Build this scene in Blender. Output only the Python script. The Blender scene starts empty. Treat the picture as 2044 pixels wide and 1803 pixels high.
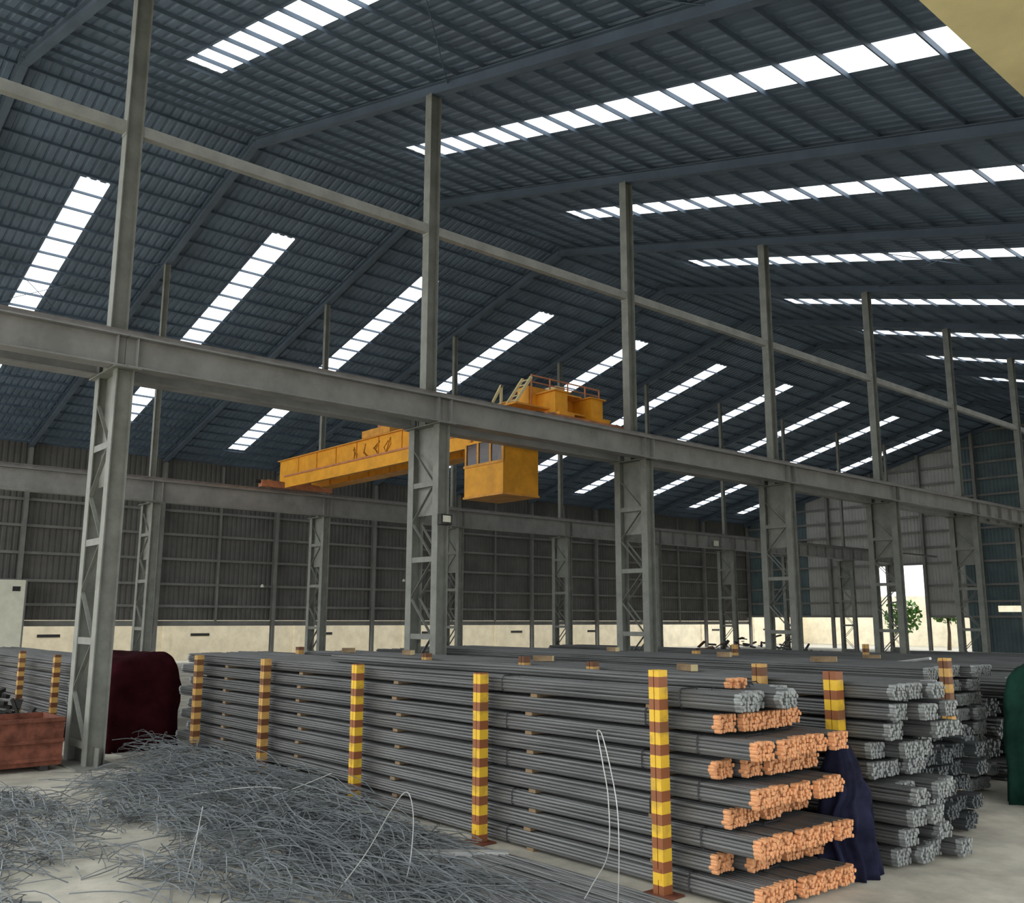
import bpy, math, random
from mathutils import Vector, Matrix, noise
random.seed(7)
S = bpy.context.scene
COL = S.collection
R = math.radians

# ------------------------------------------------------------------ camera
F_PX, PITCH, HEAD, ROLL = 1848.7, 10.226, 48.90, 0.18
CAM = Vector((14.104, 0.0, 2.079))
pi_, he_, ro_ = R(PITCH), R(HEAD), R(ROLL)
fw = Vector((-math.sin(he_)*math.cos(pi_), math.cos(he_)*math.cos(pi_), math.sin(pi_)))
rt = Vector((math.cos(he_), math.sin(he_), 0)); up = rt.cross(fw)
rt2 = rt*math.cos(ro_)+up*math.sin(ro_); up2 = up*math.cos(ro_)-rt*math.sin(ro_)
cd = bpy.data.cameras.new('camera'); cam = bpy.data.objects.new('camera', cd); COL.objects.link(cam)
cd.sensor_fit = 'HORIZONTAL'; cd.sensor_width = 36; cd.lens = 36*F_PX/2044; cd.clip_end = 500; cd.clip_start = .05
M4 = Matrix.Identity(4)
for i in range(3):
    M4[i][0], M4[i][1], M4[i][2], M4[i][3] = rt2[i], up2[i], -fw[i], CAM[i]
cam.matrix_world = M4
S.camera = cam

# ------------------------------------------------------------------ world: bright overcast sky
w = bpy.data.worlds.new('overcast_sky'); S.world = w; w.use_nodes = True
bg = w.node_tree.nodes['Background']
bg.inputs[0].default_value = (0.95, 0.98, 1.0, 1); bg.inputs[1].default_value = 1.0
S.view_settings.view_transform = 'Standard'; S.view_settings.look = 'None'
S.view_settings.gamma = 1.0; S.view_settings.use_curve_mapping = False
S.view_settings.exposure = 1.35
S.cycles.max_bounces = 8; S.cycles.diffuse_bounces = 5; S.cycles.transmission_bounces = 4

# ------------------------------------------------------------------ helpers
ORD = ['first','second','third','fourth','fifth','sixth','seventh','eighth','ninth','tenth','eleventh','twelfth']

def mat(name, col, rough=.6, metal=0., var=.25, scale=3., col2=None, bump=0., bscale=40., spec=.3, stretch=None):
    m = bpy.data.materials.new(name); m.use_nodes = True; nt = m.node_tree; N = nt.nodes; L = nt.links
    b = N['Principled BSDF']; b.inputs['Roughness'].default_value = rough; b.inputs['Metallic'].default_value = metal
    b.inputs['Specular IOR Level'].default_value = spec
    tc = N.new('ShaderNodeTexCoord'); no = N.new('ShaderNodeTexNoise'); no.inputs['Scale'].default_value = scale
    no.inputs['Detail'].default_value = 6; no.inputs['Roughness'].default_value = .65
    src = tc.outputs['Object']
    if stretch:
        mp = N.new('ShaderNodeMapping'); mp.inputs['Scale'].default_value = stretch
        L.new(src, mp.inputs['Vector']); src = mp.outputs['Vector']
    L.new(src, no.inputs['Vector'])
    cr = N.new('ShaderNodeValToRGB'); c2 = col2 or tuple(c*(1-var) for c in col)
    cr.color_ramp.elements[0].color = (*c2, 1); cr.color_ramp.elements[1].color = (*[min(1, c*(1+var*.5)) for c in col], 1)
    cr.color_ramp.elements[0].position = .34; cr.color_ramp.elements[1].position = .62
    L.new(no.outputs['Fac'], cr.inputs['Fac']); L.new(cr.outputs['Color'], b.inputs['Base Color'])
    if bump:
        n2 = N.new('ShaderNodeTexNoise'); n2.inputs['Scale'].default_value = bscale; n2.inputs['Detail'].default_value = 4
        L.new(src, n2.inputs['Vector'])
        bp = N.new('ShaderNodeBump'); bp.inputs['Strength'].default_value = bump; bp.inputs['Distance'].default_value = .02
        L.new(n2.outputs['Fac'], bp.inputs['Height']); L.new(bp.outputs['Normal'], b.inputs['Normal'])
    return m

class MB:
    def __init__(s): s.v = []; s.f = []; s.m = []
    def add(s, vs, fs, mi=0):
        o = len(s.v); s.v += [tuple(x) for x in vs]; s.f += [tuple(i+o for i in f) for f in fs]; s.m += [mi]*len(fs); return s
    def box(s, x0, x1, y0, y1, z0, z1, mi=0):
        return s.add([(x0,y0,z0),(x1,y0,z0),(x1,y1,z0),(x0,y1,z0),(x0,y0,z1),(x1,y0,z1),(x1,y1,z1),(x0,y1,z1)],
                     [(0,3,2,1),(4,5,6,7),(0,1,5,4),(1,2,6,5),(2,3,7,6),(3,0,4,7)], mi)
    def prism(s, prof, p0, p1, upv=(0,0,1), mi=0):
        p0, p1 = Vector(p0), Vector(p1); d = (p1-p0).normalized(); u = Vector(upv)
        r = d.cross(u).normalized(); u = r.cross(d).normalized(); n = len(prof)
        vs = [p0+r*a+u*b for a, b in prof]+[p1+r*a+u*b for a, b in prof]
        fs = [(i, (i+1) % n, (i+1) % n+n, i+n) for i in range(n)]+[tuple(range(n))[::-1], tuple(range(n, 2*n))]
        return s.add(vs, fs, mi)
    def bar(s, p0, p1, a, b, upv=(0,0,1), mi=0):
        return s.prism([(-a/2,-b/2),(a/2,-b/2),(a/2,b/2),(-a/2,b/2)], p0, p1, upv, mi)
    def tube(s, pts, r, n=6, mi=0, cap=True, r_end=None):
        pts = [Vector(p) for p in pts]; vs = []; fs = []; k = len(pts)
        for i, p in enumerate(pts):
            d = (pts[min(i+1, k-1)]-pts[max(i-1, 0)]).normalized()
            h = Vector((0,0,1)) if abs(d.z) < .9 else Vector((0,1,0))
            a = d.cross(h).normalized(); b = a.cross(d)
            rr = r if r_end is None else r+(r_end-r)*i/(k-1)
            vs += [p+(a*math.cos(2*math.pi*j/n)+b*math.sin(2*math.pi*j/n))*rr for j in range(n)]
        for i in range(k-1):
            fs += [(i*n+j, i*n+(j+1) % n, (i+1)*n+(j+1) % n, (i+1)*n+j) for j in range(n)]
        if cap: fs += [tuple(range(n)), tuple(range((k-1)*n, k*n))[::-1]]
        return s.add(vs, fs, mi)
    def mesh(s, name, mats, smooth=False):
        me = bpy.data.meshes.new(name); me.from_pydata(s.v, [], s.f)
        for m in (mats if isinstance(mats, (list, tuple)) else [mats]): me.materials.append(m)
        me.polygons.foreach_set('material_index', s.m)
        if smooth: me.polygons.foreach_set('use_smooth', [True]*len(me.polygons))
        me.update(); return me

def ob(name, me, parent=None, loc=(0,0,0), rot=(0,0,0), scale=None):
    o = bpy.data.objects.new(name, me); COL.objects.link(o)
    o.location = loc; o.rotation_euler = rot
    if scale: o.scale = scale
    if parent: o.parent = parent
    return o
def tag(o, label=None, cat=None, group=None, kind=None):
    if label: o['label'] = label
    if cat: o['category'] = cat
    if group: o['group'] = group
    if kind: o['kind'] = kind
    return o
def thing(name, loc, label, cat, group=None, rot=(0,0,0)):
    return tag(ob(name, None, None, loc, rot), label, cat, group)
def I(h, b, tf, tw):   # I-beam outline
    return [(-b/2,-h/2),(b/2,-h/2),(b/2,-h/2+tf),(tw/2,-h/2+tf),(tw/2,h/2-tf),(b/2,h/2-tf),(b/2,h/2),(-b/2,h/2),(-b/2,h/2-tf),(-tw/2,h/2-tf),(-tw/2,-h/2+tf),(-b/2,-h/2+tf)]

# ------------------------------------------------------------------ materials
m_floor = mat('concrete_floor', (.56,.53,.44), .85, var=.35, scale=1.1, bump=.15, bscale=25)
m_ground = mat('packed_earth', (.42,.39,.32), .9, var=.3, scale=.5)
m_col = mat('column_paint', (.24,.245,.215), .55, var=.22, scale=2.5)
m_gird = mat('runway_paint', (.28,.275,.262), .5, var=.22, scale=1.6)
m_strut = mat('strut_paint', (.33,.33,.30), .5, var=.2, scale=2)
m_roof = mat('roof_sheet_blue_grey', (.135,.185,.25), .45, var=.25, scale=.6, spec=.35)
m_purl = mat('purlin_galvanised', (.11,.15,.20), .45, var=.2, scale=1.5)
m_raft = mat('rafter_paint', (.11,.145,.19), .5, var=.2, scale=1)
m_side = mat('wall_sheet_dark', (.12,.115,.105), .55, var=.25, scale=.7)
m_girt = mat('girt_paint', (.20,.195,.18), .5, var=.2, scale=1.2)
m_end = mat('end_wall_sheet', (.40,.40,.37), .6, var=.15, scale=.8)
m_cream = mat('cream_masonry', (.86,.77,.58), .85, var=.14, scale=1.4)
m_white = mat('white_panel', (.78,.76,.62), .7, var=.1, scale=2)
m_dark = mat('dark_hole', (.03,.03,.03), .8)
m_steel = mat('bar_steel', (.145,.148,.145), .45, metal=.35, var=.4, scale=1.2, stretch=(.5,10,10), spec=.4)
m_steel2 = mat('bar_steel_dark', (.085,.095,.098), .5, metal=.3, var=.4, scale=1.2, stretch=(.5,10,10))
m_steelend = mat('bar_end_grey', (.34,.36,.35), .55, metal=.2, var=.45, scale=9)
m_orange = mat('orange_end_paint', (.74,.36,.17), .7, var=.3, scale=14)
m_tie = mat('tie_wire_black', (.04,.04,.045), .5)
m_wood = mat('timber', (.30,.21,.12), .85, var=.4, scale=6)
m_wire = mat('wire_steel', (.24,.26,.265), .45, metal=.4, var=.4, scale=2)
m_wirel = mat('bright_wire', (.55,.56,.54), .4, metal=.3, var=.2, scale=3)
m_rust = mat('rusty_steel', (.20,.07,.042), .8, var=.5, scale=5, bump=.2)
m_maroon = mat('maroon_tarp', (.035,.006,.009), .9, spec=.05, var=.4, scale=3)
m_blue = mat('navy_tarp', (.016,.017,.038), .85, spec=.1, var=.5, scale=5)
m_green = mat('green_tarp', (.010,.040,.028), .85, spec=.1, var=.4, scale=3)
m_crane = mat('crane_yellow', (.80,.36,.025), .5, var=.18, scale=2.5)
m_crane2 = mat('crane_yellow_worn', (.70,.32,.05), .55, var=.25, scale=3)
m_cranered = mat('crane_carriage_paint', (.50,.20,.10), .6, var=.3, scale=4)
m_mark = mat('crane_lettering', (.36,.14,.012), .6)
m_rail = mat('rail_steel', (.30,.28,.27), .35, metal=.6, var=.2)
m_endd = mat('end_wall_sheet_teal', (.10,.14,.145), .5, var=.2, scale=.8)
m_cream2 = mat('cream_beam_paint', (.66,.56,.30), .5, var=.15, scale=1.2)
m_scrap = mat('dark_scrap', (.05,.048,.045), .8, var=.5, scale=6)
m_scrapr = mat('rusty_scrap', (.15,.085,.055), .85, var=.5, scale=6)
m_leaf = mat('leaf_green', (.10,.22,.05), .7, var=.4, scale=3)
m_bark = mat('bark', (.12,.085,.06), .9)

def stripe_mat(name, c1, c2, period):
    m = bpy.data.materials.new(name); m.use_nodes = True; nt = m.node_tree; N = nt.nodes; L = nt.links
    b = N['Principled BSDF']; b.inputs['Roughness'].default_value = .55
    tc = N.new('ShaderNodeTexCoord'); sx = N.new('ShaderNodeSeparateXYZ'); L.new(tc.outputs['Object'], sx.inputs[0])
    d = N.new('ShaderNodeMath'); d.operation = 'DIVIDE'; d.inputs[1].default_value = period; L.new(sx.outputs['Z'], d.inputs[0])
    fr = N.new('ShaderNodeMath'); fr.operation = 'FRACT'; L.new(d.outputs[0], fr.inputs[0])
    gt = N.new('ShaderNodeMath'); gt.operation = 'GREATER_THAN'; gt.inputs[1].default_value = .47; L.new(fr.outputs[0], gt.inputs[0])
    no = N.new('ShaderNodeTexNoise'); no.inputs['Scale'].default_value = 7; no.inputs['Detail'].default_value = 8; L.new(tc.outputs['Object'], no.inputs['Vector'])
    mx = N.new('ShaderNodeMix'); mx.data_type = 'RGBA'; mx.inputs[6].default_value = (*c1, 1); mx.inputs[7].default_value = (*c2, 1); L.new(gt.outputs[0], mx.inputs[0])
    cr = N.new('ShaderNodeValToRGB'); cr.color_ramp.elements[0].position = .5; cr.color_ramp.elements[1].position = .75
    cr.color_ramp.elements[0].color = (0,0,0,1); cr.color_ramp.elements[1].color = (.75,.75,.75,1); L.new(no.outputs['Fac'], cr.inputs['Fac'])
    m2 = N.new('ShaderNodeMix'); m2.data_type = 'RGBA'; L.new(cr.outputs['Color'], m2.inputs[0]); L.new(mx.outputs[2], m2.inputs[6]); m2.inputs[7].default_value = (.22,.11,.05,1)
    L.new(m2.outputs[2], b.inputs['Base Color']); return m
m_stripe = stripe_mat('yellow_brown_bands', (.30,.10,.035), (.86,.53,.04), .172)
m_stripe_old = stripe_mat('faded_bands', (.16,.06,.02), (.62,.36,.10), .172)

m_sky = bpy.data.materials.new('translucent_roof_panel'); m_sky.use_nodes = True
nt = m_sky.node_tree; nt.nodes.remove(nt.nodes['Principled BSDF'])
tb = nt.nodes.new('ShaderNodeBsdfTranslucent'); tb.inputs['Color'].default_value = (.97,.98,1,1)
nz = nt.nodes.new('ShaderNodeBsdfTransparent'); nz.inputs['Color'].default_value = (.95,.97,1,1)
mxs = nt.nodes.new('ShaderNodeMixShader'); mxs.inputs[0].default_value = .35
nt.links.new(tb.outputs[0], mxs.inputs[1]); nt.links.new(nz.outputs[0], mxs.inputs[2])
nt.links.new(mxs.outputs[0], nt.nodes['Material Output'].inputs['Surface'])

# ------------------------------------------------------------------ building dimensions
XR, ZR, SL = -9.09, 15.55, .268          # ridge, slope
XL, XE = -30.6, 15.2                     # left wall, right eave
Y0, Y1 = -4.5, 64.5
FR = [-1.5+6*k for k in range(11)]        # frame lines
LANES = [1.36+6*k for k in range(11)]     # skylight lanes
HW = .41
def zr(x): return ZR-SL*abs(x-XR)

# floor and ground
tag(ob('floor', MB().box(XL+.2, 60, -40, 66, -.25, 0).mesh('floor', m_floor)), 'worn pale concrete floor of the open steel shed', kind='structure')
tag(ob('ground', MB().box(-120, 160, -120, 190, -.6, -.26).mesh('ground', m_ground)), 'bare earth around the shed', kind='structure')

# ------------------------------------------------------------------ roof
ceil = tag(ob('ceiling', None), 'dark blue grey corrugated gable roof with steel purlins', kind='structure')
def sheet(x0, x1, y0, y1):
    mb = MB(); P = .25; n = max(1, round((y1-y0)/P)); ys = []
    for i in range(n):
        a = y0+(y1-y0)*i/n; d = (y1-y0)/n
        ys += [(a,0),(a+d*.55,0),(a+d*.66,.04),(a+d*.89,.04)]
    ys.append((y1,0)); vs = []
    for y, h in ys: vs += [(x0,y,zr(x0)+.02+h),(x1,y,zr(x1)+.02+h)]
    mb.add(vs, [(2*i,2*i+1,2*i+3,2*i+2) for i in range(len(ys)-1)]); return mb.mesh('roof_sheet', m_roof)
edges = [Y0]+[e for l in LANES for e in (l-HW, l+HW)]+[Y1+.5]
for i in range(0, len(edges), 2):
    for a, b in ((XL-.6, XR),(XR, XE)): ob('roof_sheet', sheet(a, b, edges[i], edges[i+1]), ceil)
for l in LANES:
    for a, b in ((XL-.6, -28.85),(-12.8, XR),(XR, -5.1),(14.25, XE)): ob('roof_sheet', sheet(a, b, l-HW, l+HW), ceil)
PX = [-29+.82*i for i in range(20)]; PX = [-30.6,-29.82]+[-29+.82*i for i in range(21)]+[-11.8,-11,-10.2,-9.45,-8.7,-7.9,-7.1,-6.2]+[-5.3+.82*i for i in range(25)]
for x in PX:
    if x > XE: continue
    s = -SL if x > XR else SL
    ob('purlin', MB().prism([(-.016,-.065),(.016,-.065),(.016,.02),(-.016,.02)], (x,Y0,zr(x)), (x,Y1,zr(x)), (-s,0,1)).mesh('purlin', m_purl), ceil)
pm = {}
for sg in (-1, 1):
    dx = .82; dz = -SL*dx if sg > 0 else SL*dx
    pm[sg] = MB().add([(0,-HW,0),(dx,-HW,dz),(dx,HW,dz),(0,HW,0)], [(0,1,2,3)]).mesh('pane', m_sky)
wn = 0
for l in LANES:
    for sg, x0, n in ((1,-5.3,24),(-1,-29,20)):
        wn += 1
        wo = tag(ob('window_%d' % wn, None, None, (x0,l,zr(x0)+.03)), 'translucent rooflight strip running down the roof slope', kind='structure')
        for i in range(n): ob('pane', pm[sg], wo, (i*.82,0,zr(x0+i*.82)-zr(x0)))
for y in FR+[64.3]:
    for a, b in ((XL,XR),(XE,XR)):
        mb = MB().prism(I(.25,.18,.016,.012), (a,y,zr(a)-.20), (b,y,zr(b)-.20), (0,0,1))
        ob('rafter', mb.mesh('rafter', m_raft), ceil)
for y in FR[1::3]:                                    # roof cross bracing rods
    for xa, xb in ((-29,-22),(-22,-15.5),(0,6.5)):
        for q in ((xa,xb),(xb,xa)):
            ob('brace_rod', MB().tube([(q[0],y,zr(q[0])-.12),(q[1],y+6,zr(q[1])-.12)], .012, 5).mesh('brace_rod', m_raft), ceil)

# ------------------------------------------------------------------ walls
def siding(mb, u0, u1, zb, zt, place, P=.25):
    n = round((u1-u0)/P); pts = []
    for i in range(n):
        a = u0+(u1-u0)*i/n; d = (u1-u0)/n
        pts += [(a,0),(a+d*.5,0),(a+d*.62,.035),(a+d*.88,.035)]
    pts.append((u1,0)); vs = []
    for u, h in pts: vs += [place(u,h,zb(u)), place(u,h,zt(u))]
    mb.add(vs, [(2*i,2*i+1,2*i+3,2*i+2) for i in range(len(pts)-1)])
wl = tag(ob('wall_left', None), 'dark sheet metal side wall on horizontal girts', kind='structure')
mb = MB(); siding(mb, Y0, Y1, lambda u: 1.95, lambda u: zr(XL)+.02, lambda u,h,z: (XL-h,u,z))
ob('siding', mb.mesh('siding', m_side), wl)
for z in (1.8, 2.62, 3.66, 4.86, 6.05, 7.2, 8.4):
    h = .24 if z < 2 else .12
    ob('girt', MB().box(XL+.02, XL+.12, Y0, Y1, z-h/2, z+h/2).mesh('girt', m_girt), wl)
for y in FR+[64.3]:
    ob('wall_post', MB().prism(I(.24,.16,.012,.01), (XL+.26,y,0), (XL+.26,y,zr(XL)-.3), (1,0,0)).mesh('wall_post', m_girt), wl)
for y in [f+3 for f in FR[:-1]]:
    ob('wall_post', MB().box(XL+.13, XL+.2, y-.05, y+.05, 1.8, zr(XL)-.2).mesh('wall_post', m_girt), wl)

wr = tag(ob('wall_right_light_block', None), 'unseen sheet metal wall added to block light above the open right side', kind='structure')  # unseen upper wall, added to cut side light and darken the interior
mb = MB(); siding(mb, Y0, Y1, lambda u: 4.4, lambda u: zr(XE)-.02, lambda u,h,z: (XE+h,u,z)); ob('siding', mb.mesh('siding', m_side), wr)
for z in (4.5, 5.7, 6.9, 8.1): ob('girt', MB().box(XE-.12, XE-.02, Y0, Y1, z-.06, z+.06).mesh('girt', m_girt), wr)
for y in FR: ob('wall_post', MB().prism(I(.24,.16,.012,.01), (XE-.26,y,0), (XE-.26,y,zr(XE)-.3), (1,0,0)).mesh('wall_post', m_girt), wr)
we = tag(ob('wall_end', None), 'pale grey sheet metal end wall with a tall open doorway', kind='structure')
DX0, DX1, DZ = -19.3, -15.9, 5.85
place = lambda u,h,z: (u,Y1+h,z)
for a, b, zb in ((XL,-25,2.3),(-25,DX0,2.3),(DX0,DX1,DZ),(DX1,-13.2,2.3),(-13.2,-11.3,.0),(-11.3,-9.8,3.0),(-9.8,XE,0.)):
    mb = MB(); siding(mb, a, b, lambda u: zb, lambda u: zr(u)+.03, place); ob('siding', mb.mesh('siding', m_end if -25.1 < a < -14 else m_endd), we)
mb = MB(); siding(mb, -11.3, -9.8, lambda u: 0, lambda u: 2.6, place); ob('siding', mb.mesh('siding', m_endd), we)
for z in (2.3, 3.3, 4.4, 5.95, 7.05, 8.15, 9.25, 10.35, 11.45, 12.55, 13.65, 14.7):
    lim = (ZR-z-.1)/SL; a, b = max(XL, XR-lim), min(XE, XR+lim)
    for p, q in (((a,min(b,DX0)),(max(a,DX1),b)) if z < DZ else ((a,b),)):
        if q > p: ob('girt', MB().box(p, q, Y1-.13, Y1-.02, z-.07, z+.07).mesh('girt', m_girt), we)
for x in (-27,-23,DX0-.1,DX1+.1,-12,-6,-1,5,10):
    ob('wall_post', MB().prism(I(.26,.2,.014,.012), (x,Y1-.3,0), (x,Y1-.3,zr(x)-.2), (0,1,0)).mesh('wall_post', m_girt), we)

ww = tag(ob('wall_outside', None), 'sunlit cream boundary wall outside the shed', kind='structure')
ob('wall_run', MB().box(-38.3,-38,-30,84,-.3,3.4).mesh('wall_run', m_cream), ww)
ob('wall_run', MB().box(-38.3,30,84,84.3,-.3,4.2).mesh('wall_run', m_cream), ww)
for y in range(-28, 84, 8): ob('pier', MB().box(-38.0,-37.88,y-.2,y+.2,-.3,3.45).mesh('pier', m_cream), ww)
for y in range(-30, 84, 8): ob('vent_slot', MB().box(-38.0,-37.98,y+3.4,y+4.5,1.05,1.2).mesh('vent_slot', m_dark), ww)

# ------------------------------------------------------------------ columns
LACE = {}
def laced_column(x, y, ztop, pw, zpost, label, group):
    t = thing('steel_column', (x,y,0), label, 'column', group)
    key = (round(ztop,2), pw, round(zpost,2))
    if key not in LACE:
        leg = MB().prism(I(.26,.18,.016,.012), (0,0,.02), (0,0,ztop-.02), (0,1,0)).mesh('leg', m_col)
        h = .72; d = {}
        for s in (0,1):
            a, b = ((-.06,-.76),(-.76,-.06))[s]
            d[s] = MB().bar((a,0,0), (b,0,h), .008, .06, (0,1,0)).mesh('lacing_bar', m_col)
            d[s].name = 'lacing_bar'
        strap = MB().box(-.80,-.02,-.004,.004,-.05,.05).mesh('tie_plate', m_col)
        gus = MB().box(-.735,-.085,-.006,.006,ztop-1.75,ztop-.02).mesh('gusset_plate', m_col)
        base = MB().box(-1.08,.28,-.3,.3,0,.03).box(-1.0,.22,-.008,.008,.03,.28).mesh('base_plate', m_col)
        cap = MB().box(-1.0,.2,-.2,.2,ztop-.02,ztop).mesh('cap_plate', m_col)
        post = MB().prism(I(pw,pw*.8,.014,.01), (-.475,0,ztop+.01), (-.475,0,zpost), (0,1,0)).mesh('upper_post', m_col)
        LACE[key] = (leg, d, strap, base, cap, post, h, gus)
    leg, d, strap, base, cap, post, h, gus = LACE[key]
    ob('gusset_plate', gus, t)
    ob('leg', leg, t); ob('leg', leg, t, (-.82,0,0)); ob('base_plate', base, t); ob('cap_plate', cap, t); ob('upper_post', post, t)
    n = int((ztop-.5)/h)
    for i in range(n):
        for yy in (-.1,.1): ob('lacing_bar', d[i % 2], t, (0,yy,.3+i*h))
        if i % 2 == 0: ob('tie_plate', strap, t, (0,-.115,.3+i*h))
    return t
NEARX, FARX = 0., -14.8
for k in range(8):
    y = FR[1+k]
    laced_column(NEARX, y, 5.78, .26, zr(-.47)-.33, 'grey green laced steel column, %s from the left in the near runway row' % ORD[k], 'near row of laced columns')
for k in range(10):
    y = FR[1+k]
    laced_column(FARX, y, 5.6, .18, zr(FARX-.47)-.33, 'dim laced steel column, %s from the left in the far runway row' % ORD[k], 'far row of laced columns')

# longitudinal strut bolted to the near posts
st = thing('tie_beam', (-.475,0,9.9), 'slim grey horizontal tie beam high between the near column posts', 'beam')
for i in range(len(FR)-1):
    a, b = FR[i], FR[i+1]
    ob('beam_span', MB().bar((0,a+.14,0),(0,b-.14,0),.14,.19).mesh('beam_span', m_strut), st)
    ob('end_plate', MB().box(-.1,.1,b-.14,b-.125,-.14,.14).mesh('end_plate', m_strut), st)

# crane runways
def runway(x, zt, depth, label, name):
    t = thing('crane_runway', (x,0,zt), label, 'runway beam', 'crane runway girders')
    prof = I(depth,.30,.025,.014)
    for i in range(len(FR)-1):
        a, b = FR[i], FR[i+1]
        ob('girder_span', MB().prism(prof, (0,a+.006,-depth/2), (0,b-.006,-depth/2)).mesh('girder_span', m_gird), t)
        for f in ((a+.15, b-.15) if i < 6 else [a+.15+j*.95 for j in range(7)]):
            ob('stiffener', MB().box(.008,.13,f-.006,f+.006,-depth+.03,-.03).mesh('stiffener', m_gird), t)
    ob('rail', MB().prism([(-.05,0),(.05,0),(.02,.03),(.02,.07),(.035,.1),(-.035,.1),(-.02,.07),(-.02,.03)], (0,FR[0],0), (0,Y1-.6,0)).mesh('rail', m_rail), t)
    for dz in (.14,):
        ob('conductor_rail', MB().bar((-.24,FR[0],dz),(-.24,Y1-.6,dz),.03,.03).mesh('conductor_rail', m_rail), t)
    for i in range(44):
        y = FR[0]+.75+i*1.5
        ob('rail_bracket', MB().bar((-.14,y,-.02),(-.24,y,.15),.03,.03,(0,1,0)).mesh('rail_bracket', m_rail), t)
    return t
runway(NEARX, 6.29, .50, 'long grey crane runway girder on the near columns, crossing above the stacks', 'n')
runway(NEARX-.82, 6.29, .50, 'grey crane runway girder just behind the near one, under the crane bridge end', 'm')
far_rw = runway(FARX, 6.28, .66, 'lower looking far crane runway girder behind the yellow crane bridge', 'f')

# cream beam near the camera (upper right corner)
cb = thing('box_beam', (12.05,0,6.0), 'cream yellow box beam overhead at the upper right corner', 'beam')
ob('beam_body', MB().box(-.20,.55,-6,25,0,.62).mesh('beam_body', m_cream2), cb)
ob('beam_flange', MB().box(-.24,.59,-6,25,-.03,0).mesh('beam_flange', m_cream2), cb)
ob('beam_flange', MB().box(-.24,.59,-6,25,.62,.65).mesh('beam_flange', m_cream2), cb)
for y in (-5,22):
    c = thing('box_column', (12.27,y,0), 'cream steel column carrying the overhead box beam', 'column', 'columns under the cream beam')
    ob('shaft', MB().box(-.2,.2,-.2,.2,.03,5.97).mesh('shaft', m_cream2), c); ob('base_plate', MB().box(-.35,.35,-.35,.35,0,.03).mesh('base_plate', m_cream2), c)

# ------------------------------------------------------------------ overhead crane
cr = thing('overhead_crane', (0,0,6.39), 'orange yellow overhead travelling crane with hanging cabin between the runways', 'crane')
def cpart(name, mb, m=None, parent=None): return ob(name, mb.mesh(name, m or m_crane), parent or cr)
YA, YB = 14.75, 15.95
for yg in (YA, YB):                                     # two box girders
    mb = MB()
    prof = [(-14.6,.26),(-13.9,.12),(-1.7,.12),(-1.05,.26),(-1.05,.92),(-14.6,.92)]
    vs = [(a,yg-.2,b) for a, b in prof]+[(a,yg+.2,b) for a, b in prof]; n = 6
    mb.add(vs, [(i,(i+1) % n,(i+1) % n+n,i+n) for i in range(n)]+[tuple(range(n))[::-1],tuple(range(n,2*n))])
    g = cpart('bridge_girder', mb)
    cpart('top_flange', MB().box(-14.65,-1.0,yg-.27,yg+.27,.92,.95), m_crane2, g)
    cpart('bottom_flange', MB().box(-13.9,-1.7,yg-.25,yg+.25,.09,.12), m_crane2, g)
    cpart('trolley_rail', MB().box(-14.5,-1.2,yg-.03,yg+.03,.95,1.02), m_rail, g)
    for i in range(10): cpart('stiffener', MB().box(-13.3+i*1.2,-13.28+i*1.2,yg-.23,yg-.2,.12,.92), m_crane2, g)
wk = cpart('walkway', MB().box(-12.9,-1.2,YA-.85,YA-.25,-.02,.02), m_crane2)
cpart('skirt_plate', MB().box(-12.9,-1.2,YA-.87,YA-.85,-.20,.14), m_crane, wk)
cpart('gap_shadow_strip', MB().box(-12.95,-1.2,YA-.90,YA-.83,.14,.19), m_cranered, wk)  # gap shadow between skirt and girder, put in as a dark reddish strip
for i in range(7): cpart('walkway_bracket', MB().bar((-12.6+i*1.85,YA-.85,-.04),(-12.6+i*1.85,YA-.2,.2),.05,.05,(1,0,0)), m_crane2, wk)
for x in (-14.8, -.82):                                  # end carriages with wheels
    e = cpart('end_carriage', MB().box(x-.13,x+.13,13.95,16.65,.05,.27), m_cranered)
    for yw in (14.25, 16.35):
        cpart('wheel', MB().tube([(x-.05,yw,.16),(x+.05,yw,.16)],.16,16), m_rail, e)
    cpart('buffer', MB().tube([(x,13.95,.22),(x,13.75,.22)],.06,10), m_dark, e)
for yy in (YA, YB): cpart('girder_seat', MB().box(-1.12,-.86,yy-.24,yy+.24,.27,.40), m_crane)
# equipment on the near end platform
cpart('platform', MB().box(-2.9,-1.3,YA+.28,YB-.28,.95,.99), m_crane2)
cpart('platform', MB().box(-2.2,-1.25,13.5,16.65,.50,.54), m_crane2)
for (a,b,c,d,z0,z1) in ((-2.1,-1.7,14.30,15.14,.54,1.12),(-2.1,-1.7,15.48,16.62,.54,1.10)):
    k = cpart('control_cabinet', MB().box(a,b,c,d,z0,z1))
    cpart('cabinet_door', MB().box(b,b+.02,c+.05,(c+d)/2-.02,z0+.06,z1-.06), m_crane, k)
    cpart('cabinet_door', MB().box(b,b+.02,(c+d)/2+.02,d-.05,z0+.06,z1-.06), m_crane, k)
cpart('post_box', MB().box(-2.05,-1.66,15.16,15.46,.54,1.26), m_cream2)
hr = cpart('handrail', MB().tube([(-1.6,14.3,1.36),(-1.6,16.6,1.36)],.018,6).tube([(-1.6,14.3,1.20),(-1.6,16.6,1.20)],.014,6), m_cranered)
for yy in (14.3,14.9,15.5,16.1,16.6): cpart('rail_post', MB().tube([(-1.6,yy,.54),(-1.6,yy,1.38)],.02,6), m_cranered, hr)
ld = cpart('ladder', MB().bar((-1.85,13.75,.6),(-1.85,14.25,1.3),.06,.06,(1,0,0)).bar((-1.55,13.75,.6),(-1.55,14.25,1.3),.06,.06,(1,0,0)), m_cream2)
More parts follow.
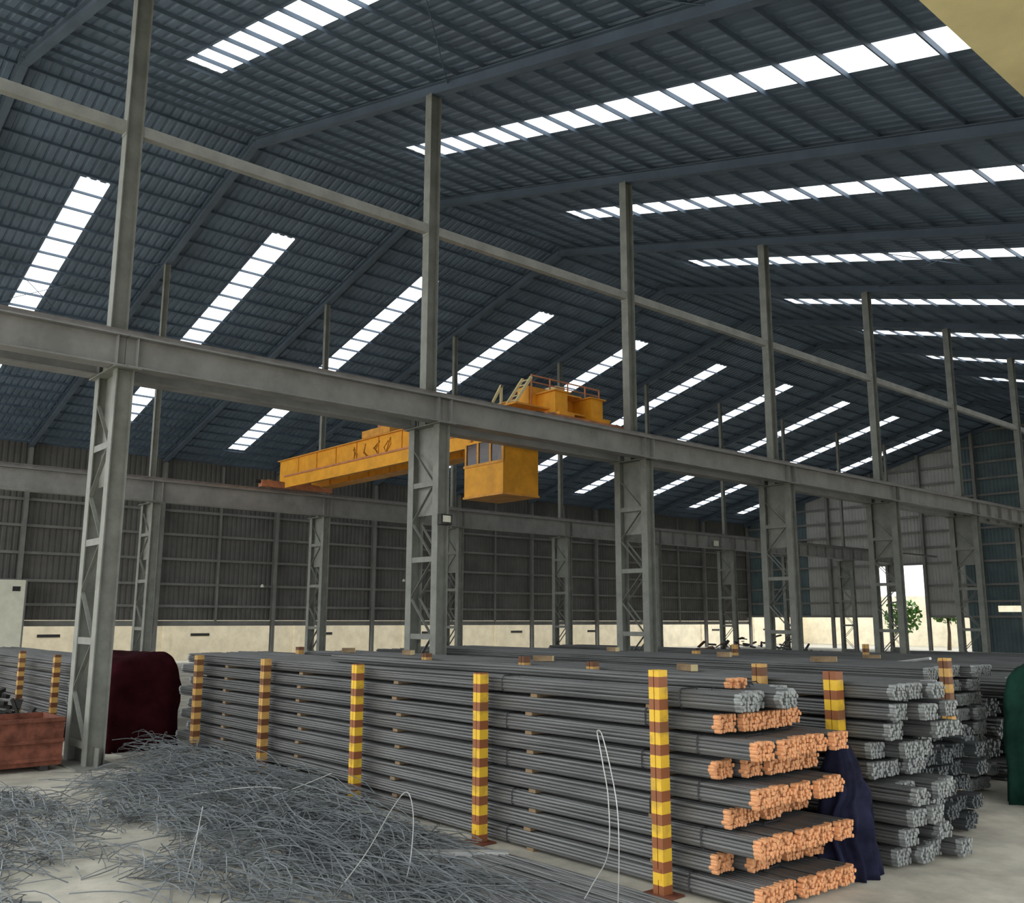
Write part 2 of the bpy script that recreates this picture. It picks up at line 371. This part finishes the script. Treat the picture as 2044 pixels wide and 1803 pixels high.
for i in range(5):
    f = .1+i*.2; cpart('rung', MB().tube([(-1.85,13.75+.5*f,.6+.7*f),(-1.55,13.75+.5*f,.6+.7*f)],.014,6), m_cream2, ld)
cpart('brace', MB().bar((-1.7,13.2,.54),(-1.7,13.45,.98),.05,.05,(1,0,0)).bar((-1.7,13.45,.54),(-1.7,13.45,.98),.05,.05,(1,0,0)), m_cream2)
# operator's cabin
cabx0, cabx1, caby0, caby1, cz0, cz1 = -2.9, -1.5, 13.35, 14.42, -1.52, -.24
cab = cpart('cabin', MB().box(cabx0,cabx1,caby0,caby1,cz0,cz0+.06).box(cabx0,cabx1,caby0,caby1,cz1-.05,cz1)
    .box(cabx0,cabx1,caby0,caby0+.04,cz0+.06,cz0+.72).box(cabx0,cabx0+.04,caby0+.04,caby1,cz0+.06,cz0+.72)
    .box(cabx1-.04,cabx1,caby0+.04,caby1,cz0+.06,cz1-.05).box(cabx0,cabx1-.04,caby1-.04,caby1,cz0+.06,cz1-.05), m_crane)
for x in (cabx0,cabx0+.45,cabx0+.9,cabx1-.06): cpart('window_post', MB().box(x,x+.06,caby0,caby0+.05,cz0+.72,cz1-.05), m_crane2, cab)
mg = bpy.data.materials.new('cabin_glass'); mg.use_nodes = True
gb = mg.node_tree.nodes['Principled BSDF']; gb.inputs['Base Color'].default_value = (.05,.04,.05,1); gb.inputs['Roughness'].default_value = .08; gb.inputs['Alpha'].default_value = .6
for x, wd in ((cabx0+.06,.39),(cabx0+.51,.39),(cabx0+.96,.38)): cpart('pane', MB().box(x,x+wd,caby0+.02,caby0+.026,cz0+.72,cz1-.05), mg, cab)
cpart('sill_trim', MB().box(cabx0-.02,cabx1+.02,caby0-.02,caby0,cz0+.68,cz0+.74), m_crane2, cab)
cpart('base_trim', MB().box(cabx0-.02,cabx1+.03,caby0-.03,caby1+.02,cz0-.05,cz0), m_crane2, cab)
for x in (cabx0+.1,cabx1-.1):
    for yy in (caby0+.1,caby1-.1): cpart('hanger', MB().box(x-.04,x+.04,yy-.04,yy+.04,cz1,.16), m_crane2, cab)
for i in range(3): cpart('side_rung', MB().tube([(cabx0-.12,caby0+.1,cz0+.2+i*.3),(cabx0,caby0+.1,cz0+.2+i*.3)],.014,6), m_cranered, cab)
# dark painted characters on the girder face (too blurred to read)
GX = -9.9
rg = random.Random(31)
for gi in range(4):
    pts = [(GX+gi*.56+rg.uniform(0,.36),YA-.203,.40+.36*abs((q % 4)/2-1)+rg.uniform(-.05,.05)) for q in range(7)]
    cpart('worn_paint_mark', MB().tube(pts, .02, 4), m_mark)
# trolley on the two girders, towards the near side
tr = cpart('trolley', MB().box(-9.6,-8.1,YA-.1,YB+.1,1.02,1.24), m_crane2)
cpart('hoist_drum', MB().tube([(-9.2,YA+.3,1.55),(-9.2,YB-.3,1.55)],.2,14), m_cranered, tr)
cpart('motor', MB().tube([(-8.6,YA+.2,1.48),(-8.6,YA+.75,1.48)],.15,12), m_crane2, tr)

# ------------------------------------------------------------------ bar bundles
def make_bundle(L, rows, d, seed, jit=.03, wav=.006, nseg=7, sides=6):
    rnd = random.Random(seed); bars = MB(); ends = MB(); ends2 = MB(); r = d/2
    wmax = max(rows)*d
    for ri, n in enumerate(rows):
        z = r+ri*d*.88
        for i in range(n):
            y = (i-(n-1)/2)*d
            pts = []; p1, p2 = rnd.random()*6, rnd.random()*6; je = rnd.uniform(-jit,jit); js = rnd.uniform(-jit,jit)
            for s in range(nseg+1):
                x = -L/2+js+(L-js+je)*s/nseg
                pts.append((x, y+wav*math.sin(p1+s*1.9), max(r*.9, z+wav*.8*math.sin(p2+s*1.7))))
            bars.tube(pts, r, sides)
            for E, q in ((ends,pts[-1]),(ends2,pts[0])):
                sg = 1 if E is ends else -1
                E.tube([(q[0]-sg*.05,q[1],q[2]),(q[0]+sg*.004,q[1],q[2])], r*1.06, sides)
    return bars, ends, ends2
ROWS = [7,8,8,8,7]; BD = .030
BL = 10.35
protos = []
for v in range(4):
    b, e, e2 = make_bundle(BL, ROWS, BD, 100+v, .014)
    protos.append((b.mesh('bars', m_steel), e.mesh('painted_end', m_orange), e.mesh('bar_ends', m_steelend), e2.mesh('bar_ends', m_steelend), b.mesh('bars', m_steel2), e.mesh('bar_ends', m_steel2)))
tie = MB(); hh = .142; ww2 = .124
tie.tube([(0,-ww2,.02),(0,-ww2,hh-.02),(0,-ww2+.03,hh+.004),(0,ww2-.03,hh+.004),(0,ww2,hh-.02),(0,ww2,.02),(0,ww2-.03,-.002),(0,-ww2+.03,-.002),(0,-ww2,.02)], .006, 4)
tie_me = tie.mesh('tie_wire', m_tie)
PITCH_Z = .170
def batten_me(w_): return MB().box(-.045,.045,0,w_,0,.030).mesh('timber_batten', m_wood)
def stack(y0, nY, nZ, xend, style, lab, blab, group, jx, xs_b, dy=.252, seed=1, setback=None):
    rnd = random.Random(seed); bm_ = batten_me(nY*dy-.06)
    L = BL
    for k in range(nZ):
        zb = k*PITCH_Z
        for bi, xb in enumerate(xs_b):
            o = ob('timber_batten', bm_, None, (xb+rnd.uniform(-.05,.05),y0+.03,zb))
            tag(o, '%s, under %s layer up, %s from left' % (blab, ORD[k], ORD[bi]), 'timber batten', group+' battens')
        for j in range(nY):
            v = rnd.randrange(4); off = rnd.uniform(-jx,jx)+(setback(k,j,rnd) if setback else 0)
            xc = xend-L/2+off
            b = thing('bar_bundle', (xc,y0+dy*(j+.5),zb+.030), '%s, %s layer up, %s from front' % (lab, ORD[k], ORD[j]), 'bar bundle', group)
            p = protos[v]
            ob('bars', p[4] if style == 'dark' else p[0], b)
            if style == 'orange' and k < nZ-1: ob('painted_end', p[1], b)
            else: ob('bar_ends', p[5] if style == 'dark' else p[2], b)
            if j == 0: ob('bar_ends', p[3], b)
            if style == 'orange':
                for tx in ((4.55,2.4) if j == 0 else (4.75,)): ob('tie_wire', tie_me, b, (tx+rnd.uniform(-.12,.12),0,0))
def sbA(k, j, rnd):
    if k % 2 == 1: return (-.42 if j == 0 else -.27) if k in (1,5) else (-.30 if j < 3 else -.36)
    if k == 8: return -.15-.12*j*rnd.random()
    return 0
XB = (.9,3.1,5.3,7.5,9.0)
stack(5.965, 5, 9, 9.98, 'orange', 'grey bar bundle with orange painted ends', 'timber batten in the orange ended stack', 'bundles in the orange ended stack', .05, XB, .25, 11, sbA)
stack(7.87, 4, 9, 10.02, 'grey', 'grey bar bundle with pale ragged ends', 'timber batten in the pale ended stack', 'bundles in the pale ended stack', .2, XB, .25, 12)
stack(8.97, 5, 6, 9.72, 'dark', 'dark bar bundle in the low third stack', 'timber batten in the low third stack', 'bundles in the low third stack', .14, XB, .245, 13)
stack(10.9, 6, 9, 8.95, 'grey', 'dull bar bundle in stack beside green tarp', 'timber batten in stack beside green tarp', 'bundles beside the green tarp', .1, XB[:4]+(8.5,), .26, 14)

# one short odd bundle lying tilted on top of the first stack's corner, ends painted
b, e, e2 = make_bundle(6.0, [6,7,6], BD, 77)
t = thing('bar_bundle', (6.55,6.32,9*PITCH_Z+.002), 'short orange ended bar bundle lying loose on top of the front stack', 'bar bundle'); t.rotation_euler = (0,0,R(1.2))
ob('bars', b.mesh('bars', m_steel), t); ob('painted_end', e.mesh('painted_end', m_orange), t)

# larger, farther stacks: coarser bundles, a few layers
far_b = []
for v in range(2):
    b, e, e2 = make_bundle(10.6, [9,10,11,11,10,9], .045, 200+v, .05, .012, 5, 5)
    far_b.append((b.mesh('bars', m_steel), e.mesh('bar_ends', m_steelend)))
rnd = random.Random(5)
def farstack(y0, nY, nZ, xc, lab, group):
    for k in range(nZ):
        for j in range(nY):
            o = thing('bar_bundle', (xc+rnd.uniform(-.3,.3),y0+.52*(j+.5),k*.262), '%s, %s layer up, %s from front' % (lab, ORD[k], ORD[j]), 'bar bundle', group)
            f = far_b[rnd.randrange(2)]; ob('bars', f[0], o); ob('bar_ends', f[1], o)
farstack(13.2, 4, 5, 3.5, 'thick grey bar bundle beyond the green tarp', 'bundles beyond the green tarp')
farstack(17.1, 4, 5, 4.0, 'thick grey bar bundle in fifth aisle stack', 'bundles in the fifth aisle stack')
farstack(19.7, 4, 5, 4.0, 'thick grey bar bundle in sixth aisle stack', 'bundles in the sixth aisle stack')
farstack(23.4, 5, 4, 3.9, 'thick grey bar bundle in seventh aisle stack', 'bundles in the seventh aisle stack')
farstack(29.4, 5, 4, 3.9, 'thick grey bar bundle in farthest aisle stack', 'bundles in the farthest aisle stack')
# stacks inside the crane bay
farstack(5.15, 3, 5, -9.0, 'dark bar bundle behind brown crane bay posts', 'bundles left of the first column')
farstack(12.0, 4, 4, -8.4, 'grey bar bundle in second crane bay stack', 'bundles in second crane bay stack')
farstack(18.0, 4, 4, -8.4, 'grey bar bundle in third crane bay stack', 'bundles in third crane bay stack')
farstack(26.0, 4, 4, -8.4, 'grey bar bundle in fourth crane bay stack', 'bundles in fourth crane bay stack')

# ------------------------------------------------------------------ striped stanchions
def stanchion(x, y, h, label, group, old=False, w_=.105):
    t = thing('striped_post', (x,y,0), label, 'post', group); m = m_stripe_old if old else m_stripe
    for s in (-1,1):
        c = MB().prism([(s*.004,-w_/2),(s*w_/2,-w_/2),(s*w_/2,w_/2),(s*.004,w_/2),(s*.004,w_/2-.012),(s*(w_/2-.012),w_/2-.012),(s*(w_/2-.012),-w_/2+.012),(s*.004,-w_/2+.012)][::s], (0,0,.015), (0,0,h), (0,1,0))
        ob('channel', c.mesh('channel', m), t)
    ob('batten_plate', MB().box(-w_*.3,w_*.3,-w_/2-.006,-w_/2,.12,.2).mesh('batten_plate', m), t)
    ob('base_plate', MB().box(-.13,.13,-.1,.1,0,.015).mesh('base_plate', m_rust), t)
    return t
FX = [.25,2.43,4.72,6.95,9.17]
for i, x in enumerate(FX):
    stanchion(x, 5.85, (1.52,1.54,1.56,1.56,1.68)[i], 'yellow and brown banded post, %s from the left along the front stack' % ORD[i], 'banded posts along the front stack', old=i < 2)
for i, (x, h) in enumerate(((-.2,1.6),(3.41,1.6),(5.44,1.62),(6.6,1.6),(8.81,1.66))):
    stanchion(x, 7.77, h, 'banded post tip showing behind the front stack, %s from the left' % ORD[i], 'banded posts behind the front stack', old=True)
stanchion(9.56, 7.80, 1.62, 'wide banded post between the orange ended and pale ended stacks', 'banded posts behind the front stack', w_=.125)
stanchion(9.30, 10.62, 1.66, 'dull banded post behind the low third stack', 'banded posts behind the front stack', old=True)
for i, x in enumerate((-8.6,-6.23,-3.9)):
    stanchion(x, 5.0, 1.42, 'dim brown banded post in the crane bay, %s from the left' % ORD[i], 'banded posts in the crane bay', old=True)
for i, (x, y) in enumerate(((8.2,13.0),(4.0,13.0),(8.3,16.9),(2.0,16.9),(8.6,19.45),(3.6,19.45))):
    stanchion(x, y, 1.55, 'small banded post among far aisle stacks, %s counted from nearest' % ORD[i], 'banded posts among far stacks', old=True)

BLK = ((5.6,11.6,1.531,.3),(3.0,12.0,1.531,-.2),(7.4,11.3,1.531,.9),(2.2,8.3,1.531,.1),(5.0,8.5,1.531,.6),(7.6,8.2,1.531,-.4),(6.6,14.2,1.315,.2),(1.5,13.8,1.315,.8),(4.5,18.0,1.315,.4),(0.8,8.1,1.531,1.2))
for i, (x, y, z, a) in enumerate(BLK):
    l = .10+.03*(i % 3)
    b_ = thing('timber_block', (x,y,z), 'short pale timber block lying on top of stacks behind, %s one added' % ORD[i], 'timber block', 'timber blocks on the stacks', rot=(0,0,a))
    st_ = lambda yy: ('second','fourth','fifth','sixth')[0 if yy < 9 else 1 if yy < 12.5 else 2 if yy < 15 else 3]
    xs_ = sorted(q[0] for q in BLK if st_(q[1]) == st_(y))
    b_['label'] = 'short pale timber block on top of the %s stack, %s from the left' % (st_(y), ORD[xs_.index(x)])
    ob('block', MB().box(-l,l,-.04,.04,0,.07).mesh('block', m_wood), b_); ob('cut_end', MB().box(l,l+.006,-.04,.04,0,.07).mesh('cut_end', m_cream2), b_)
tag(ob('leaning_bar', MB().tube([(6.4,13.75,1.335),(8.4,12.2,1.585)], .02, 6).mesh('leaning_bar', m_wirel)), 'pale bar lying askew across the stacks near the right end', 'steel bar')

# ------------------------------------------------------------------ tarpaulins
def blob(name, c, size, folds, m, label, cat, seed, res=40, boxy=3.):
    """draped sheet over a lump: super-ellipsoid body with vertical folds, flattened onto the floor"""
    mb = MB(); vs = []; fs = []; nu, nv = res*2, res
    for j in range(nv+1):
        ph = math.pi*.5*(1-j/nv)                        # top to floor
        for i in range(nu):
            th = 2*math.pi*i/nu
            cx, sx_ = math.cos(th), math.sin(th)
            e = 2/boxy
            px = math.copysign(abs(cx)**e, cx); py = math.copysign(abs(sx_)**e, sx_)
            rr = math.cos(ph)**e; zz = math.sin(ph)**e
            f = 1+folds*(1-zz)*math.sin(th*9+3*noise.noise((cx*2,sx_*2,seed)))*.5
            p = Vector((px*rr*size[0]*f, py*rr*size[1]*f, zz*size[2]))
            n = noise.noise_vector(p*2.2+Vector((seed,0,0)))*.07+noise.noise_vector(p*6+Vector((0,seed,0)))*.03
            p += n*min(1,.3+rr); p.z = max(p.z, .0)
            vs.append(p)
    for j in range(nv):
        for i in range(nu): fs.append((j*nu+i,(j+1)*nu+i,(j+1)*nu+(i+1) % nu,j*nu+(i+1) % nu))
    fs.append(tuple(range(nu))); fs.append(tuple(range(nv*nu,(nv+1)*nu))[::-1]); mb.add(vs, fs)
    o = ob(name, mb.mesh(name, m, True), None, c); return tag(o, label, cat)
blob('navy_tarpaulin', (9.80,7.45,0), (.22,.22,1.08), .45, m_blue, 'crumpled navy tarpaulin heaped between orange ended and pale ended stacks', 'tarpaulin', 3, boxy=2.4)
blob('green_tarpaulin', (9.66,12.55,0), (.30,.90,1.58), .12, m_green, 'dark green tarpaulin hanging over stack at the right edge', 'tarpaulin', 9, boxy=5)
blob('maroon_tarpaulin', (-2.3,5.62,0), (1.1,.62,1.5), .05, m_maroon, 'dark maroon tarpaulin covering a block behind the first column', 'tarpaulin', 5, boxy=7)

# rusty skip left of the first column
sk = thing('steel_skip', (-.62,2.9,0), 'low rusty red steel skip at the left edge beside first column', 'skip')
ob('side_panel', MB().box(.47,.5,-1.1,1.22,.10,.70).mesh('side_panel', m_rust), sk)
ob('side_panel', MB().box(-.5,-.47,-1.1,1.22,.10,.70).mesh('side_panel', m_rust), sk)
for yy in (-1.1,1.19): ob('end_panel', MB().box(-.47,.47,yy,yy+.03,.10,.70).mesh('end_panel', m_rust), sk)
ob('bottom', MB().box(-.5,.5,-1.1,1.22,.07,.10).mesh('bottom', m_rust), sk)
for z in (.16,.40,.68): ob('rib', MB().box(.5,.54,-1.1,1.22,z-.025,z+.025).mesh('rib', m_rust), sk)
for yy in (-.9,1.0): ob('skid', MB().box(-.5,.5,yy-.05,yy+.05,0,.07).mesh('skid', m_scrap), sk)

# scrap heaps seen over the stacks (countless pieces)
def heap(name, c, sx, sy, h, n, m, label, seed):
    r_ = random.Random(seed); mb = MB()
    for i in range(n):
        a = r_.random()*6.28; q = math.sqrt(r_.random()); x, y = q*math.cos(a)*sx, q*math.sin(a)*sy
        z = r_.random()*h*(1-q**2)+.03; l = r_.uniform(.15,.5); d = Vector((r_.gauss(0,1),r_.gauss(0,1),r_.gauss(0,.35))).normalized()*l
        p = Vector((x,y,max(z,.05))); q2 = p+d; q2.z = max(.04,q2.z)
        mb.bar(p, q2, r_.uniform(.03,.14), r_.uniform(.02,.08), (0.1,.2,1))
    return tag(ob(name, mb.mesh(name, m), None, c), label, 'scrap', kind='stuff')
heap('scrap_heap', (-5.0,3.9,0), 2.4,.9,1.0, 260, m_scrap, 'black scrap heaped behind the rusty skip', 1)
heap('scrap_heap', (-3.6,16.0,0), 1.7,1.3,1.3, 420, m_scrapr, 'rusty brown scrap heap beyond the second column', 2)
heap('scrap_heap', (-3.5,23.2,0), 1.9,2.0,1.35, 420, m_scrapr, 'rusty brown scrap heap beyond the third column', 4)
heap('scrap_heap', (-9.0,33.5,0), 3.2,4.5,1.4, 420, m_scrap, 'dark scrap heap at the far end of the crane bay', 6)

# ------------------------------------------------------------------ loose wire on the floor
r_ = random.Random(21); mb = MB()
bare = [(6.2,2.55,1.0,.52),(4.9,3.32,.9,.36),(.5,3.45,1.4,.6),(2.2,3.6,.9,.35),(7.3,2.9,.6,.35)]
def hgt(x, y): return .05+.28*math.exp(-((y-5.35)/.55)**2)*(1 if x < 5 else math.exp(-((x-5)/1.2)**2))+.10*math.exp(-((x-3.4)**2/3+(y-4.5)**2/.6))
cnt = 0
while cnt < 3300:
    x = r_.uniform(-.6,8.6); y = r_.uniform(1.6,5.7)
    if y > 5.5 and x > 5: continue
    if x < 1.3 and y < 4.95: continue
    if x > 7 and y > 5.0+.0*x: continue
    if any(((x-a)/c)**2+((y-b)/d)**2 < 1 for a,b,c,d in bare) and r_.random() < .97: continue
    cnt += 1
    ang = r_.gauss(.05,.30) if r_.random() < .62 else r_.uniform(0,3.14)
    L = r_.uniform(.4,2.0)*(.5 if y < 4 else 1); k = r_.gauss(0,.35); pts = []; z0 = r_.random()*hgt(x,y)+.005; lift = r_.random()**3*.16
    n = 6
    for s in range(n+1):
        f = s/n-.5; a2 = ang+k*f
        px, py = x+math.cos(a2)*L*f, y+math.sin(a2)*L*f
        if py > 5.74: py = 5.74-.05*r_.random()
        pts.append((px, py, max(.005, min(z0, hgt(px,py)+.02)+lift*(1-4*f*f))))
    if any((p[0] < .35 and p[1] < 4.9) or (p[0] < -.9 and p[1] > 4.9) for p in pts): continue   # clear of the column foot, skip and tarp
    mb.tube(pts, r_.uniform(.0035,.006), 3, 0, False)
tag(ob('wire_tangle', mb.mesh('wire_tangle', m_wire)), 'tangle of loose grey steel wire strewn over the floor at left', 'wire', kind='stuff')

def wire(name, pts, r, label, group=None, m=None):
    P = [Vector(p) for p in pts]; out = []
    for i in range(len(P)-1):                           # Catmull-Rom
        p0, p1, p2, p3 = P[max(i-1,0)], P[i], P[i+1], P[min(i+2,len(P)-1)]
        for s in range(6):
            t_ = s/6; out.append(.5*((2*p1)+(p2-p0)*t_+(2*p0-5*p1+4*p2-p3)*t_**2+(3*p1-p0-3*p2+p3)*t_**3))
    out.append(P[-1])
    return tag(ob(name, MB().tube(out, r, 6).mesh(name, m or m_wirel, True)), label, 'wire', group)
wire('bent_wire', [(7.75,3.75,.005),(7.55,4.2,.25),(7.33,4.6,.52),(7.28,4.78,.62),(7.42,4.75,.45),(7.6,4.6,.15),(7.85,4.35,.005)], .0045, 'bright wire bent into a tall arch before the middle posts')
wire('bent_wire', [(9.02,5.3,1.24),(9.08,5.3,1.0),(9.13,5.3,.75),(9.12,5.3,.38),(8.95,5.3,.12),(8.88,5.28,.005)], .0045, 'bright wire standing upright before the right hand posts, bent at its foot')
wire('bent_wire', [(9.02,5.3,1.24),(9.05,5.32,1.22),(9.12,5.33,1.0),(9.19,5.33,.7),(9.2,5.33,.35),(9.18,5.33,.005)], .0045, 'straighter bright wire standing beside the bent upright wire')
wire('bent_wire', [(6.72,3.1,.005),(6.3,3.35,.2),(5.85,3.6,.44)], .0045, 'single pale wire sticking up from the tangle at lower left')
wire('bent_wire', [(4.2,4.2,.02),(4.6,4.9,.2),(4.9,5.45,.42)], .005, 'thin wire leaning towards the third banded post')
wire('bent_wire', [(3.4,4.4,.1),(4.3,4.9,.26),(4.75,5.2,.2),(5.0,5.1,.06)], .005, 'thin wire arching over the tangle beside the third banded post')
pl = thing('steel_channel', (7.08,5.15,0), 'pale flat steel channel lying on the floor before the posts', 'channel', rot=(0,0,math.atan2(1.02,.92)))
ob('web', MB().box(-.72,.72,-.04,.04,.05,.06).mesh('web', m_wirel), pl)
for s in (-1,1): ob('flange', MB().box(-.72,.72,s*.04-.005,s*.04+.005,0,.06).mesh('flange', m_wirel), pl)
for i, (x, y, a) in enumerate(((6.95,5.55,.0),(7.1,5.17,.01),(6.85,4.82,-.02),(6.9,4.46,.02))):
    b_, e_, e2_ = make_bundle(5.2-.3*i, [16,13][:2 if i % 2 == 0 else 1], .022, 300+i, .12, .01)
    t = thing('bar_bundle', (x,y,0), 'flat spread of thin bars on floor before front stack, %s from stack' % ORD[i], 'bar bundle', 'flat spreads of bars on the floor', rot=(0,0,a))
    ob('bars', b_.mesh('bars', m_steel), t); ob('bar_ends', e_.mesh('bar_ends', m_steelend), t)
for i in range(10):
    y = 3.95+i*.07+r_.uniform(-.02,.02); x0 = 6.0+r_.uniform(-.5,.5); l = r_.uniform(2.2,2.7); a = r_.gauss(.03,.05)
    o = ob('loose_bar', MB().tube([(0,0,.012),(l/2,l/2*a+.02,.014),(l,l*a,.012)], .011, 6).mesh('loose_bar', m_steel), None, (x0,y,0))
    tag(o, 'loose steel bar on the floor near bottom edge, %s from the front stack' % ORD[9-i], 'steel bar', 'loose bars on the floor')

# ------------------------------------------------------------------ small fixtures
fl = thing('floodlight', (.24,10.43,3.80), 'small square floodlight fixed to the second near column', 'lamp')
ob('housing', MB().box(-.06,.06,-.13,.13,0,.2).mesh('housing', m_scrap), fl); ob('lens', MB().box(.06,.065,-.09,.09,.05,.17).mesh('lens', m_white), fl)
ob('bracket', MB().box(-.15,-.06,-.03,.03,.06,.12).mesh('bracket', m_scrap), fl)
tag(ob('sign_plate', MB().box(.15,.16,38.7,39.1,-.53,-.27).mesh('sign_plate', m_white), far_rw), 'small white plate')
for i, (y, z) in enumerate(((21.8,3.67),(30.5,4.2))):
    lp = thing('wall_lamp', (XL+.2,y,z), 'small white lamp on the dark side wall, %s from the left' % ORD[i], 'lamp', 'wall lamps')
    ob('arm', MB().box(-.08,.1,-.02,.02,-.02,.02).mesh('arm', m_girt), lp); ob('shade', MB().tube([(.16,0,.08),(.16,0,-.06)],.05,10,r_end=.1).mesh('shade', m_white), lp)
cbn = thing('cream_cabinet', (-29.6,9.6,0), 'tall cream cabin with a small dark vent at the left edge', 'cabin')
ob('body', MB().box(-.7,.3,-2.2,.98,0,3.62).mesh('body', m_white), cbn)
ob('vent', MB().box(.3,.32,.45,.75,3.15,3.35).mesh('vent', m_dark), cbn)
ob('edge_trim', MB().box(.3,.33,.94,1.0,0,3.66).mesh('edge_trim', m_girt), cbn)

# ------------------------------------------------------------------ trees outside the doorway
def tree(c, h, r, seed, label):
    t = thing('tree', c, label, 'tree', 'trees outside the end doorway'); rr = random.Random(seed)
    ob('trunk', MB().tube([(0,0,0),(.1,0,h*.3),(0,.1,h*.6)],.16,8,r_end=.08).mesh('trunk', m_bark), t)
    mb = MB()
    for i in range(700):
        d = Vector((rr.gauss(0,1),rr.gauss(0,1),rr.gauss(0,1))).normalized()*r*rr.random()**.4
        p = d+Vector((0,0,h*.72)); a = Vector((rr.gauss(0,1),rr.gauss(0,1),rr.gauss(0,1))).normalized()*.2; b = a.cross(Vector((rr.random(),rr.random(),1))).normalized()*.12
        mb.add([p-a,p+b,p+a,p-b], [(0,1,2,3)])
    tag(ob('crown', mb.mesh('crown', m_leaf), t), kind='stuff')
tree((-17.6,71,-.26), 4.6, 1.3, 1, 'bushy green tree seen through the doorway, right hand one')
tree((-21.5,72,-.26), 3.6, 1.4, 2, 'bushy green tree seen through the doorway, left hand one')
